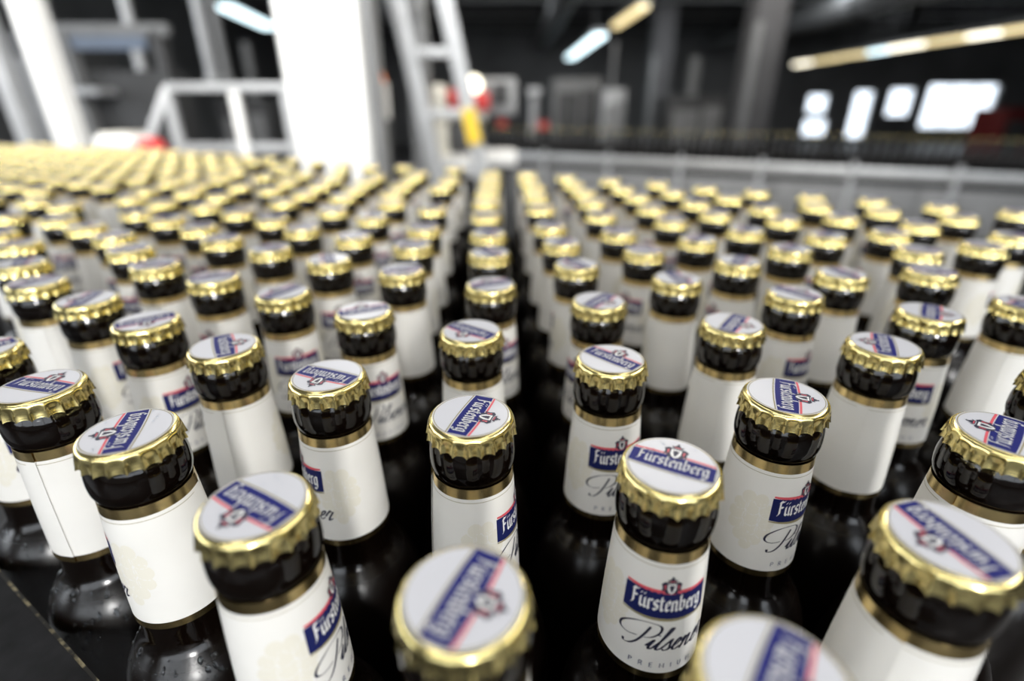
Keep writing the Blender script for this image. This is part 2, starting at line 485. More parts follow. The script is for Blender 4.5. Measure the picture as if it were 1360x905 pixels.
# print on the cap: silvery disc, blue band with the name, red and gold edge lines, crest
RD = 12.75
cp = Print()
cp.poly(ell(0, 0, RD, RD, 64), 'capwhite', 0.05)
ro, ri = RD - .35, RD - .62
for i in range(64):
    a, b = 2 * PI * i / 64, 2 * PI * (i + 1) / 64
    cp.poly([(ro * math.cos(a), ro * math.sin(a)), (ro * math.cos(b), ro * math.sin(b)), (ri * math.cos(b), ri * math.sin(b)), (ri * math.cos(a), ri * math.sin(a))], 'olive', 0.08)
def chord_band(p, f_lo, f_hi, m, h, rad, n=24):
    up, lo = [], []
    for i in range(n + 1):
        t = -1 + 2 * i / n
        for f, lst in ((f_hi, up), (f_lo, lo)):
            y = f(t)
            x = t * math.sqrt(max(0.0, rad * rad - y * y))
            lst.append((x, f(x / rad)))
    p.poly(lo + up[::-1], m, h)
RB = RD - .55
chord_band(cp, lambda t: 3.55 + .5 * (1 - t * t), lambda t: 4.25 + .5 * (1 - t * t), 'red', 0.10, RB)
chord_band(cp, lambda t: -3.05 - .5 * (1 - t * t), lambda t: 3.25 + .5 * (1 - t * t), 'capblue', 0.10, RB)
chord_band(cp, lambda t: -3.85 - .5 * (1 - t * t), lambda t: -3.45 - .5 * (1 - t * t), 'olive', 0.10, RB)
blackletter(cp, 'Furstenberg', 0.1, -1.55, 3.35, 'white', 0.14, width=20.4)
crest(cp, 0, 5.5, 3.35, 0.13)
CAP_PRINT = cp.build('cap_print', lambda x, y, h: (x * .001, y * .001, h * .001))

# print on the neck label
R_TOP, R_BOT, Z_TOP, Z_BOT = 13.75, 16.3, -20.0, -70.0
def r_label(z):
    t = (Z_TOP - z) / (Z_TOP - Z_BOT)
    return R_TOP + (R_BOT - R_TOP) * t + 0.25 * math.sin(PI * t)
def wrap(x, y, h):
    """x mm round the neck (0 faces -y), y mm from the cap top downwards (negative)"""
    r = r_label(y) + h
    a = x / 15.0 - PI / 2
    return (r * math.cos(a) * .001, r * math.sin(a) * .001, (y + 230) * .001)
lp = Print()
# hop cones in pale print: leaf-like scales, each with a light outline
for sg in (-1, 1):
    lift = 0.05
    for yy, cnt, wd in ((-36.0, 2, 3.0), (-40.0, 3, 3.1), (-44.5, 3, 3.5), (-49.0, 3, 3.3), (-53.0, 2, 3.2), (-56.6, 1, 2.6))[::-1]:
        for k in range(cnt):
            xx = sg * 18.5 + (k - (cnt - 1) / 2) * wd * 1.45
            rot = sg * .3 + (k - (cnt - 1) / 2) * .35
            lp.poly(ell(xx, yy, wd * .88, wd * 1.08, 12, rot), 'paper', lift)
            lp.poly(ell(xx, yy, wd * .78, wd * .96, 12, rot), 'hop', lift + .006)
            lift += .0012
def flag(y0, y1, x0, x1, m, h, sag=0.9, n=14):
    xs_ = [x0 + (x1 - x0) * i / n for i in range(n + 1)]
    mid, hw = (x0 + x1) / 2, (x1 - x0) / 2
    f = lambda x: -sag * (1 - ((x - mid) / hw) ** 2)
    lp.poly([(x, y0 + f(x)) for x in xs_] + [(x, y1 + f(x) * .25) for x in xs_[::-1]], m, h)
flag(-33.6, -32.9, -12.6, 12.6, 'red', .12)
flag(-43.4, -33.9, -12.9, 12.9, 'navy', .12)
flag(-44.1, -43.7, -12.9, 12.9, 'olive', .12)
blackletter(lp, 'Furstenberg', 0.0, -40.9, 4.0, 'white', .17, width=22.0)
crest(lp, 0.4, -32.0, 2.9, .16)
script(lp, 'Pilsener', -10.4, -57.0, 4.45, 'ink', .13)
capitals(lp, 'PREMIUM', 0.6, -64.6, 1.9, 1.75, 'grey_ink', .13)
for k in range(48):                                      # hairline under the upper gold band
    a, b = -46 + 92 * k / 48, -46 + 92 * (k + 1) / 48
    lp.poly([(a, -25.1), (b, -25.1), (b, -24.9), (a, -24.9)], 'olive', .06)
LABEL_PRINT = lp.build('label_print', wrap, 1.6)

# ------------------------------------------------------------------ one bottle and its parts (origin at the centre of its foot)
CAP_PROFILE = mm([(0, 0), (9, 0), (12.2, 0), (12.9, -.12), (13.5, -.45), (13.95, -1.0), (14.2, -1.7), (14.3, -2.5), (14.4, -3.4), (14.5, -4.3), (14.62, -5.2), (14.75, -6.0), (14.85, -6.5), (14.4, -6.55), (13.9, -5.6), (13.8, -3), (13.4, -1.2)])
TEETH = 21
def flute(r, z, a, i):
    k = r * 1000
    if k < 13.8 or i > 13:
        return r, z
    d = max(0.0, min(1.0, (-z * 1000 - 1.2) / 4.8))
    s = abs(math.sin(TEETH * a / 2)) ** 0.6                 # 0 on the ridges, 1 in the hollows
    ridge = 1 - s
    rr = r + 0.00040 * d * ridge - 0.00095 * d * s * (1.0 if d < .8 else .6)
    zz = z
    if i >= 10:
        zz = z - 0.00025 * ridge + 0.00035 * s * (i - 9) / 3
    return rr, zz
CROWN = mesh('crown_cap', lathe(CAP_PROFILE, TEETH * 8, flute), M['gold'], 60)
GLASS_PROFILE = mm([(0, -1.6), (11, -1.6), (12.9, -2.2), (13.2, -4.0), (13.4, -6.3), (13.8, -7.5), (14.2, -8.9), (14.48, -10.6), (14.62, -12.8), (14.62, -14.6), (14.5, -16.2), (14.1, -17.8), (13.6, -18.9), (13.2, -19.6), (13.3, -21),
                    (13.7, -32), (14.3, -45), (14.9, -57), (15.6, -68), (15.7, -74), (15.9, -79.5), (16.5, -82), (18.1, -84.6), (20.9, -88), (23.3, -92), (25.2, -97), (26.7, -103), (28.1, -112), (28.9, -124), (29.05, -136),
                    (29.05, -180), (29.05, -220), (28.4, -225), (26.5, -228.6), (24.0, -230), (20, -229), (0, -226)])
GLASS = mesh('glass_body', lathe([(r, z + .230) for r, z in GLASS_PROFILE], 64), M['glass'], 'all')
def label_mesh(name, z0, z1, m, lift=0.0, overlap=12.0, rows=8):
    """paper sleeve round the neck; its free end laps over and stands a little proud at the back"""
    bm_ = bmesh.new()
    n = 96
    grid = []
    for j in range(rows + 1):
        z = z0 + (z1 - z0) * j / rows
        row = []
        for k in range(n + 1):
            t = k / n
            a = PI / 2 + 2 * PI * t * (1 + overlap / 360)
            r = r_label(z) + lift + (0.30 * max(0.0, (t - .955) / .045) ** 2 if t > .955 else 0.0) + 0.16 * max(0.0, (t - .93) / .07)
            row.append((bm_.verts.new((r * .001 * math.cos(a), r * .001 * math.sin(a), (z + 230) * .001)),
                        bm_.verts.new(((r - .10) * .001 * math.cos(a), (r - .10) * .001 * math.sin(a), (z + 230) * .001))))
        grid.append(row)
    for j in range(rows):
        for k in range(n):
            a, b, c, d = grid[j][k], grid[j][k + 1], grid[j + 1][k + 1], grid[j + 1][k]
            bm_.faces.new((d[0], c[0], b[0], a[0]))
            bm_.faces.new((a[1], b[1], c[1], d[1]))
        bm_.faces.new((grid[j][n][0], grid[j + 1][n][0], grid[j + 1][n][1], grid[j][n][1]))
    for k in range(n):
        bm_.faces.new((grid[0][k][0], grid[0][k + 1][0], grid[0][k + 1][1], grid[0][k][1]))
        bm_.faces.new((grid[rows][k][1], grid[rows][k + 1][1], grid[rows][k + 1][0], grid[rows][k][0]))
    return mesh(name, bm_, m, 40)
LABEL = label_mesh('neck_label', -23.6, -67.2, M['paper'])
BAND_TOP = label_mesh('gold_band', -19.9, -23.6, M['goldfoil'], 0.0, rows=1)
BAND_LOW = label_mesh('gold_band', -67.2, -70.0, M['goldfoil'], 0.0, rows=1)

bottle = thing('beer_bottle', 'brown beer bottle', 'bottle')
obj('glass_body', GLASS, bottle)
_lab = obj('neck_label', LABEL, bottle)
obj('gold_band', BAND_TOP, _lab)
obj('gold_band', BAND_LOW, _lab)
obj('label_print', LABEL_PRINT, _lab)
_cap = obj('crown_cap', CROWN, bottle, (0, 0, .230))
obj('cap_print', CAP_PRINT, _cap)

def dup(root):
    r = root.copy()
    C.objects.link(r)
    for ch in list(root.children):
        c = ch.copy()
        C.objects.link(c)
        c.parent = r
        for g in list(ch.children):
            d = g.copy()
            C.objects.link(d)
            d.parent = c
    return r
def droplets(root, seed, z0, z1, n, a0, a1):
    """condensation on the shoulder: too many to count"""
    q = random.Random(seed)
    bm_ = bmesh.new()
    prof = [(r, z) for r, z in GLASS_PROFILE]
    for _ in range(n):
        z = z0 + (z1 - z0) * q.random()
        a = a0 + (a1 - a0) * q.random()
        for (ra, za), (rb, zb) in zip(prof[12:], prof[13:]):
            if zb <= z * .001 <= za:
                t = (za - z * .001) / (za - zb)
                r = ra + (rb - ra) * t
                nr, nz = (za - zb), (rb - ra)
                break
        l = math.hypot(nr, nz)
        nrm = Vector((nr / l * math.cos(a), nr / l * math.sin(a), nz / l))
        p = Vector((r * math.cos(a), r * math.sin(a), z * .001 + .230))
        s = 0.00014 + 0.0010 * q.random() ** 6
        u = nrm.cross(Vector((0, 0, 1))).normalized()
        v = nrm.cross(u)
        el = 1 + q.random() * (1.4 if s > .0006 else .4)
        ring = [bm_.verts.new(p + (u * math.cos(t) + v * math.sin(t) * el) * s) for t in [2 * PI * i / 7 for i in range(7)]]
        mid = [bm_.verts.new(p + (u * math.cos(t) + v * math.sin(t) * el) * s * .65 + nrm * s * .42) for t in [2 * PI * i / 7 for i in range(7)]]
        tp = bm_.verts.new(p + nrm * s * .58)
        for i in range(7):
            k = (i + 1) % 7
            bm_.faces.new((ring[i], ring[k], mid[k], mid[i]))
            bm_.faces.new((mid[i], mid[k], tp))
    o = obj('condensation', mesh('condensation', bm_, M['water'], 'all'), root)
    o['kind'] = 'stuff'
    return o

def cap_drops(cap_, seed, spots):
    bm_ = bmesh.new()
    q = random.Random(seed)
    for x, y in spots:
        s = .00030 + .00025 * q.random()
        prof = [(0, s * .7), (s * .55, s * .55), (s * .9, s * .25), (s, 0)]
        rows = []
        for r, z in prof:
            rows.append([bm_.verts.new((x * .001, y * .001, .00014 + z))] if r == 0 else [bm_.verts.new((x * .001 + r * math.cos(2 * PI * k / 8), y * .001 + r * math.sin(2 * PI * k / 8), .00014 + z)) for k in range(8)])
        for k in range(8):
            j = (k + 1) % 8
            bm_.faces.new((rows[0][0], rows[1][k], rows[1][j]))
            for a, b in zip(rows[1:], rows[2:]):
                bm_.faces.new((a[j], a[k], b[k], b[j]))
    o = obj('water_drops', mesh('water_drops', bm_, M['water'], 'all'), cap_)
    o['kind'] = 'stuff'

# ------------------------------------------------------------------ where every bottle of the packed field stands (tenths of a millimetre)
PTS = "471,581 -101,760 1036,915 -659,1029 453,1187 1538,1338 -1205,1354 -135,1445 963,1570 -1722,1640 2075,1668 -698,1721 400,1860 -2225,1942 -1222,1982 1587,1993 -184,2142 1035,2230 -1736,2265 2064,2375 -737,2396 2656,2491 455,2536 -2240,2563 1539,2654 -1252,2675 -120,2809 3221,2836 -2749,2853 976,2921 -1773,2944 2006,3022 2589,3074 -684,3095 416,3217 -2291,3218 -3181,3250 1486,3293 -1216,3341 -156,3500 935,3576 2884,3580 -2722,3615 1991,3624 -1728,3627 3454,3718 -726,3726 -3657,3777 372,3801 1425,3910 -2229,3931 -1240,4008 2474,4030 3949,4032 -3130,4035 -188,4105 -4134,4118 3049,4142 867,4158 1920,4223 -1749,4299 -736,4312 -2637,4351 -3607,4376 326,4385 3534,4472 1425,4633 2455,4684 -3114,4692 -4094,4703 -2170,4706 3033,4782 -1283,4788 4123,4792 -4668,4820 -239,4878 846,4918 1937,4957 4854,5012 -3600,5019 -2647,5046 3638,5120 -1754,5136 -792,5233 2536,5264 1406,5278 295,5282 4360,5328 -3133,5374 3133,5417 -4614,5421 1950,5582 -1271,5586 -270,5589 -3715,5593 -2440,5627 859,5642 -5140,5679 3910,5702 -5750,5790 -4233,5866 2429,5921 -1908,5962 1424,5985 3397,5986 278,5993 -3330,6035 -6305,6105 -2437,6213 -1396,6247 -289,6249 1916,6303 -3848,6308 864,6315 2914,6318 -4424,6421 -5750,6455 -2948,6500 -1938,6583 1378,6597 2410,6618 -886,6674 283,6675 -6305,6770 -3457,6791 -5195,6805 -2467,6835 -4039,6862 -1427,6907 814,6991 -284,6991 1932,7070 -6860,7085 -5750,7120 -4553,7144 -3021,7237 -1963,7237 1355,7336 245,7338 -7415,7400 -859,7420 -6305,7435 -5195,7470 -4091,7505 -2507,7517 -1420,7589 -294,7620 -3542,7711 -7970,7715 785,7718 -6860,7750 -5750,7785 -4658,7808 -1973,7823 237,8025 -7415,8065 -6305,8100 -3119,8121 -5195,8135 -4172,8135 -1408,8175 -301,8257 -7970,8380 -6860,8415 -5750,8450 -4641,8486 -3539,8529 -2713,8563 -8525,8695 -7415,8730 -913,8731 -6305,8765 -5195,8800 -1774,8986 -9080,9010 -2358,9030 -7970,9045 -6860,9080 -5750,9115 -4640,9150 -4005,9258 -8525,9360 -7415,9395 -6305,9430 -5195,9465 -2975,9535 -9080,9675 -7970,9710 -6860,9745 -5750,9780 -4640,9815 -3530,9850 -9635,9990 -8525,10025 -7415,10060 -6305,10095 -5195,10130 -4085,10165 -10190,10305 -9080,10340 -7970,10375 -6860,10410 -5750,10445 -4640,10480 -9635,10655 -8525,10690 -7415,10725 -6305,10760 -5195,10795 -10190,10970 -9080,11005 -7970,11040 -6860,11075 -5750,11110 -10745,11285 -9635,11320 -8525,11355 -7415,11390 -6305,11425 -11300,11600 -10190,11635 -9080,11670 -7970,11705 -6860,11740 -10745,11950 -9635,11985 -8525,12020 -7415,12055 -11300,12265 -10190,12300 -9080,12335 -7970,12370 -11855,12580 -10745,12615 -9635,12650 -8525,12685 -12410,12895 -11300,12930 -10190,12965 -9080,13000 -11855,13245 -10745,13280 -9635,13315 -12410,13560 -11300,13595 -10190,13630 -12965,13875 -11855,13910 -13520,14190 -12410,14225"
P = [(float(a) / 10000, float(b) / 10000) for a, b in (s.split(',') for s in PTS.split())]
P[10] = (0.2075, 0.1670)
# cap turned so that its lettering runs between these two pixels; neck label turned by degrees from facing the camera (+ = to the right)
def ray_dir(a, b):
    def flat(p):
        u, v = (p[0] - 680) / FPX, -(p[1] - 452.5) / FPX
        d = (u, math.cos(PITCH) + v * math.sin(PITCH), -math.sin(PITCH) + v * math.cos(PITCH))
        t = -.093 / d[2]
        return d[0] * t, d[1] * t
    (x0, y0), (x1, y1) = flat(a), flat(b)
    return math.atan2(y1 - y0, x1 - x0)
CAPDIR = {0: ((1030, 860), (1015, 905)), 1: ((645, 729), (581, 830)), 2: ((1319, 757), (1203, 669)), 3: ((381, 681), (311, 644)), 4: ((842, 600), (937, 628)),
          5: ((1334, 595), (1345, 563)), 6: ((165, 590), (190, 547)), 7: ((632, 527), (602, 565)), 8: ((1037, 503), (1040, 537)), 9: ((20, 506), (77, 514)),
          11: ((462, 498), (410, 487)), 12: ((782, 464), (838, 486)), 14: ((285, 442), (290, 467)), 15: ((1184, 472), (1176, 445)), 16: ((652, 444), (606, 430)),
          17: ((977, 415), (958, 435)), 18: ((215, 418), (165, 428)), 19: ((1232, 404), (1230, 424)), 20: ((447, 417), (510, 407)), 22: ((805, 388), (777, 403)),
          23: ((95, 402), (125, 385)), 24: ((1037, 382), (1083, 396)), 25: ((345, 395), (385, 380)), 26: ((630, 381), (677, 373)), 28: ((40, 380), (80, 370)), 29: ((887, 361), (905, 375)),
          13: ((-20, 470), (10, 462))}
LABDEG = {0: 60, 1: 120, 2: 170, 3: 62, 4: 20, 5: 150, 6: -125, 7: 78, 8: 66, 9: 128, 10: 40, 11: -82, 12: 28, 13: 30, 14: 140, 15: 175, 16: 160, 17: 172, 18: 38, 19: 2, 20: 18,
          21: 170, 22: -40, 23: 52, 24: 62, 25: 4, 26: 30, 27: 170, 28: 150, 29: -150}
NEAR = {
 0: 'brown beer bottle whose gold cap is cut off by the bottom edge of the photo',
 1: 'brown beer bottle with large blurred cap, foremost in the middle column',
 2: 'brown beer bottle with large blurred cap lettered upside down, foremost on the right',
 3: 'brown beer bottle with cap lettered upside down and navy banner on the label side',
 4: 'brown beer bottle with cap reading upright and banner and script label facing the camera',
 5: 'brown beer bottle at the right edge with cap lettering pointing away from the camera',
 6: 'brown beer bottle in the left front with blank label side and wet shoulder beneath',
 7: 'brown beer bottle in sharp focus, second from the front in the middle column',
 8: 'brown beer bottle with cap lettering running towards camera and half its banner showing',
 9: 'brown beer bottle at the left edge with open paper seam down its label',
 10: 'brown beer bottle whose gold cap is cut off by the right edge of the photo',
 11: 'brown beer bottle with cap lettered upside down and blank white label, left of middle',
 12: 'brown beer bottle with upright slanting cap lettering, behind the upright banner bottle',
 13: 'brown beer bottle whose cap is cut off by the left edge of the photo',
 14: 'brown beer bottle with upright cap band and label seam, behind the wet front bottles',
 15: 'brown beer bottle with blank label and cap crest on the left, right front',
}
ORD = 'first second third fourth fifth sixth seventh eighth ninth tenth eleventh twelfth thirteenth fourteenth fifteenth sixteenth seventeenth eighteenth nineteenth twentieth'.split()
LABELS = {}
_cols = {}
for i, (x, y) in enumerate(P):
    k = round((x * 1000 + 12 + .02 * y * 1000) / 55.5)
    _cols.setdefault(k, []).append((y, i))
GROUP = 'beer bottles packed on the conveyor'
for k, lst in _cols.items():
    for n, (y, i) in enumerate(sorted(lst)):
        if i in NEAR:
            t = NEAR[i]
        elif k < -8 or (k < -2 and y > .56):
            m = round(((x * .52 + y * .854) * 1000 - 55) / 57.0)
            t = 'small blurred gold-capped bottle at %s, %s slanting row from guide rail' % ('far left' if k < -8 else 'back left', ORD[m])
        elif k == 0:
            t = 'brown beer bottle with gold cap, %s from the front in the middle column' % ORD[n]
        else:
            t = 'brown beer bottle with gold cap, %s from the front in %s column %s of middle' % (ORD[n], ORD[abs(k) - 1], 'left' if k < 0 else 'right')
        LABELS[i] = (t, GROUP)

for i, (x, y) in enumerate(P):
    o = bottle if i == 0 else dup(bottle)
    o.location = (x, y, DECK)
    face = math.atan2(-y, -x) + PI / 2                       # turns the label front towards the camera
    deg = LABDEG.get(i, rnd.choice((0, 15, -20, 40, -45, 70, 95, 120, 150, 180, 180, 200, 235, 260)) + rnd.uniform(-12, 12))
    rz = face + math.radians(deg)
    o.rotation_euler = (0, 0, rz)
    cd = ray_dir(*CAPDIR[i]) if i in CAPDIR else rnd.uniform(0, 2 * PI)
    cap_o = next(c for c in o.children if c.name.startswith('crown_cap'))
    cap_o.rotation_euler = (0, 0, cd - rz)
    o['label'], g = LABELS[i]
    o['category'] = 'bottle'
    o['group'] = g
    if i in (3, 4, 6, 12):
        q_ = random.Random(i + 40)
        cap_drops(cap_o, i, [(rr * math.cos(t_), rr * math.sin(t_)) for rr, t_ in ((5 + 6.5 * q_.random(), 2 * PI * q_.random()) for _ in range(9))])
    if i in (3, 6, 9, 13):
        droplets(o, i, -84, -116, 700, -rz + math.radians(150), -rz + math.radians(340))

# ------------------------------------------------------------------ the conveyor that carries the field
def prism(pts, z0, z1):
    bm_ = bmesh.new()
    lo = [bm_.verts.new((x, y, z0)) for x, y in pts]
    hi = [bm_.verts.new((x, y, z1)) for x, y in pts]
    bm_.faces.new(lo[::-1])
    bm_.faces.new(hi)
    n = len(pts)
    for i in range(n):
        k = (i + 1) % n
        bm_.faces.new((lo[i], lo[k], hi[k], hi[i]))
    return bm_
conv = thing('bottle_conveyor', 'wide black chain conveyor under the packed field of beer bottles', 'conveyor', (0, 0.5, 0))
def cpart(name, bm_, m, smooth=False):
    return obj(name, mesh(name, bm_, m, smooth), conv, (0, -0.5, 0))
cpart('deck', prism([(.34, -.10), (.62, .10), (.62, .60), (.12, .92), (-.45, .985), (-1.75, 1.62), (-1.75, 1.12), (-.36, .262), (.27, -.117)], DECK - .03, DECK), M['belt'])
cpart('frame', prism([(.30, -.06), (.58, .10), (.58, .58), (.10, .88), (-.45, .95), (-1.70, 1.56), (-1.70, 1.15), (-.34, .30)], DECK - .12, DECK - .03), M['steel'])
for x, y in ((.45, .15), (.45, .52), (-.4, .40), (-.42, .86), (-1.6, 1.2), (-1.6, 1.42)):
    cpart('leg', tube((x, y, 0), (x, y, DECK - .12), .025), M['steel'], 40)
dr = Vector((.854, -.521, 0))
ns = Vector((-.521, -.854, 0))
e0 = Vector((-.1466, .1166, TOP - .093))
gr = thing('guide_rail', 'scuffed black guide rail with a worn pale edge at the lower left corner', 'rail', (e0.x, e0.y, 0))
def gpart(name, bm_, m):
    return obj(name, mesh(name, bm_, m), gr, (-e0.x, -e0.y, 0))
for a, b, nm, m, zt, zb, w0, w1 in ((-.42, .245, 'board', 'rail', 0, -.008, .0012, .085), (-.42, .245, 'worn_edge', 'railedge', -.0006, -.0076, 0, .0012)):
    q = [e0 + dr * a + ns * w0, e0 + dr * b + ns * w0, e0 + dr * b + ns * w1, e0 + dr * a + ns * w1]
    gpart(nm, prism([(v.x, v.y) for v in q][::-1], e0.z + zb, e0.z + zt), M[m])
for t in (-.36, -.08, .2):
    p = e0 + dr * t + ns * .07
    gpart('bracket', bar((p.x, p.y, 0), (p.x, p.y, e0.z - .008), .012), M['steel'])

# ------------------------------------------------------------------ pillar, poles and machine frames behind the field
def base(px, Y):
    p = at(px, 139, Y)
    return p.x, Y
x, y = base(447, 2.25)
pil = thing('white_pillar', 'broad overexposed white steel pillar rising behind the bottles, left of the ladder', 'pillar', (x, y, 0))
obj('shaft', mesh('shaft', box((-.142, -.12, 0), (.146, .12, HC), .012), M['whitepaint'], 40), pil)
obj('corner_strip', mesh('corner_strip', box((-.168, -.06, 0), (-.142, .06, HC)), M['grey']), pil)
obj('corner_strip', mesh('corner_strip', box((.146, -.06, 0), (.18, .06, HC)), M['grey']), pil)
obj('base_plate', mesh('base_plate', box((-.24, -.19, 0), (.24, .19, .02)), M['grey']), pil)

x, y = base(80, 2.4)
t = thing('white_pole', 'thick bright white square pole at the left, rising behind the bottle streaks', 'pole', (x, y, 0))
obj('shaft', mesh('shaft', box((-.034, -.05, 0), (.040, .05, HC), .008), M['whitepaint'], 40), t)
obj('side_channel', mesh('side_channel', box((-.056, -.03, 0), (-.034, .03, HC)), M['alu']), t)
obj('base_plate', mesh('base_plate', box((-.088, -.08, 0), (.07, .08, .015)), M['grey']), t)
x, y = base(22, 2.4)
t = thing('grey_pole', 'pale grey pole at the left edge, left of the thick white pole', 'pole', (x, y, 0))
obj('shaft', mesh('shaft', box((-.028, -.03, 0), (.028, .03, HC), .006), M['alu'], 40), t)
obj('base_plate', mesh('base_plate', box((-.05, -.05, 0), (.05, .05, .015)), M['grey']), t)

# dark machine frame with a blue-grey sheet, behind the poles
x, y = base(110, 3.4)
t = thing('machine_frame', 'dark grey machine frame with blue-grey sheet, right of the thick white pole', 'machine', (x, y, 0))
pl = lambda px, py, Y: at(px, py, Y) - Vector((x, y, 0))
a, b = pl(104, 40, 3.4), pl(212, 46, 3.4)
obj('upright', mesh('upright', box((-.045, -.04, 0), (.045, .04, a.z), .006), M['grey'], 40), t)
obj('upright', mesh('upright', box((.52, -.04, 0), (.58, .04, a.z), .006), M['darkgrey'], 40), t)
obj('crossbeam', mesh('crossbeam', bar((-.06, 0, a.z), (.62, 0, a.z), .05, .06, .006), M['grey'], 40), t)
obj('cover_sheet', mesh('cover_sheet', box((.05, -.02, a.z - .10), (.48, .0, a.z - .03), .006), M['bluegrey'], 40), t)
c = pl(118, 122, 3.4)
obj('shelf', mesh('shelf', box((.045, -.12, c.z - .02), (.20, .05, c.z + .02), .006), M['alu'], 40), t)
obj('cabinet', mesh('cabinet', box((.045, .06, .3), (.50, .3, a.z - .2), .01), M['darkgrey'], 40), t)

# thin hanging pipes
def hanging(name, label, pa, pb, Y, r, m):
    a, b = at(*pa, Y), at(*pb, Y)
    xx = at((pa[0] + pb[0]) / 2, (pa[1] + pb[1]) / 2, Y).x
    o = thing(name, label, 'pipe', (xx, Y, b.z))
    obj('tube', mesh('tube', tube((0, 0, 0), (0, 0, HC - b.z), r, 14), m, 40), o)
    obj('lower_collar', mesh('lower_collar', tube((0, 0, .0), (0, 0, .05), r * 1.35, 14), m, 40), o)
hanging('hanging_pipe', 'pale pipe hanging from the ceiling between the white pole and the railing', (168, 20), (202, 138), 4.2, .034, M['alu'])
hanging('hanging_pipe', 'grey pipe hanging above the white railing, left one of a pair', (266, 35), (286, 108), 5.2, .045, M['alu'])
hanging('hanging_pipe', 'darker grey pipe hanging above the white railing, right one of a pair', (288, 35), (302, 108), 5.2, .035, M['grey'])

# white railing
Yr = 2.75
a0, a1 = at(222, 116, Yr), at(398, 116, Yr)
b1 = at(316, 196, Yr)
rail = thing('white_railing', 'white tubular railing behind the bottles, left of the white pillar', 'railing', (a0.x, Yr, 0))
rl = lambda v: v - Vector((a0.x, Yr, 0))
obj('top_rail', mesh('top_rail', bar(rl(a0), rl(a1), .037, .037, .007), M['alu'], 40), rail)
obj('lower_rail', mesh('lower_rail', bar((.02, 0, b1.z), (rl(a1).x, 0, b1.z), .037, .04, .007), M['alu'], 40), rail)
for px, m in ((229, 'alu'), (317, 'whitepaint'), (384, 'alu')):
    xx = rl(at(px, 150, Yr)).x
    obj('post', mesh('post', box((xx - .021, -.021, 0), (xx + .021, .021, a0.z - .02), .006), M[m], 40), rail)
obj('sloping_rail', mesh('sloping_rail', bar((0, 0, a0.z), (-.16, -.10, a0.z - .33), .038, .038, .007), M['alu'], 40), rail)
obj('end_post', mesh('end_post', box((-.182, -.125, 0), (-.138, -.08, a0.z - .31), .005), M['alu'], 40), rail)

p = at(168, 196, 2.35)
t = thing('drive_housing', 'white rounded drive housing left of the white railing behind the bottles', 'machine', (p.x, 2.35, 0))
hz = p.z - .02
obj('pedestal', mesh('pedestal', box((-.05, -.05, 0), (.05, .05, hz), .004), M['darkgrey']), t)
obj('housing', mesh('housing', box((-.078, -.08, hz), (.078, .08, hz + .07), .018), M['whitepaint'], 60), t)
obj('lid', mesh('lid', box((-.06, -.06, hz + .07), (.06, .06, hz + .08), .004), M['cream'], 60), t)
p = at(202, 198, 2.3)
t = thing('red_motor_cap', 'red domed motor cap below the left end of the white railing', 'motor', (p.x, 2.3, 0))
obj('stand', mesh('stand', tube((0, 0, 0), (0, 0, p.z - .03), .03), M['darkgrey'], 40), t)
obj('dome', mesh('dome', lathe([(0, p.z + .045), (.03, p.z + .042), (.05, p.z + .025), (.06, p.z), (.06, p.z - .03), (0, p.z - .03)], 24), M['redpaint'], 'all'), t)

# ladder leaning sideways, with a yellow sticker
Yl = 2.6
lad = thing('grey_ladder', 'grey leaning ladder with a yellow sticker, right of the white pillar', 'ladder', (at(628, 220, Yl).x, Yl, 0))
o0 = Vector((lad.location.x, Yl, 0))
def line_pt(pa, pb, z):
    a, b = at(*pa, Yl) - o0, at(*pb, Yl) - o0
    k = (z - a.z) / (b.z - a.z)
    return a + (b - a) * k
Rr = ((591, 0), (632, 190))
Ll = ((528, 0), (545, 76))
obj('stile', mesh('stile', bar(line_pt(*Rr, .05), line_pt(*Rr, HC - .05), .07, .05, .008, Vector((0, 1, 0))), M['alu'], 40), lad)
obj('stile', mesh('stile', bar(line_pt(*Ll, .05), line_pt(*Ll, HC - .05), .07, .05, .008, Vector((0, 1, 0))), M['alu'], 40), lad)
zr = at(570, 70, Yl).z
for k in range(-4, 4):
    z = zr + .245 * k
    if z < .1 or z > HC - .1:
        continue
    obj('rung', mesh('rung', bar(line_pt(*Ll, z) + Vector((.03, 0, 0)), line_pt(*Rr, z) - Vector((.03, 0, 0)), .045, .04, .006), M['alu'], 40), lad)
za, zb = at(625, 190, Yl).z, at(620, 145, Yl).z
sa, sb = line_pt(*Rr, za) + Vector((0, -.034, 0)), line_pt(*Rr, zb) + Vector((0, -.034, 0))
obj('sticker', mesh('sticker', bar(sa, sb, .062, .016, 0, Vector((0, 1, 0))), M['yellow']), lad)

x, y = base(560, 2.85)
t = thing('steel_column', 'grey steel column behind the left stile of the leaning ladder', 'column', (x, y, 0))
zt = at(557, 78, y).z
obj('shaft', mesh('shaft', box((-.05, -.05, 0), (.05, .05, HC), .01), M['grey'], 40), t)
obj('groove_strip', mesh('groove_strip', box((-.012, -.058, .2), (.012, -.05, zt - .05)), M['grey']), t)

x, y = base(506, 3.2)
t = thing('signal_beacon', 'orange warning light on a white cylinder between white pillar and ladder', 'lamp', (x, y, 0))
z1, z2, z3 = at(507, 158, y).z, at(506, 109, y).z, at(505, 93, y).z
obj('mast', mesh('mast', tube((0, 0, 0), (0, 0, z1), .05, 16), M['darkgrey'], 40), t)
obj('body', mesh('body', tube((0, 0, z1), (0, 0, z2), .05, 20), M['whitepaint'], 40), t)
obj('lens', mesh('lens', lathe([(0, z3), (.018, z3 - .004), (.03, z3 - .02), (.034, z2), (0, z2)], 20), M['orange'], 'all'), t)

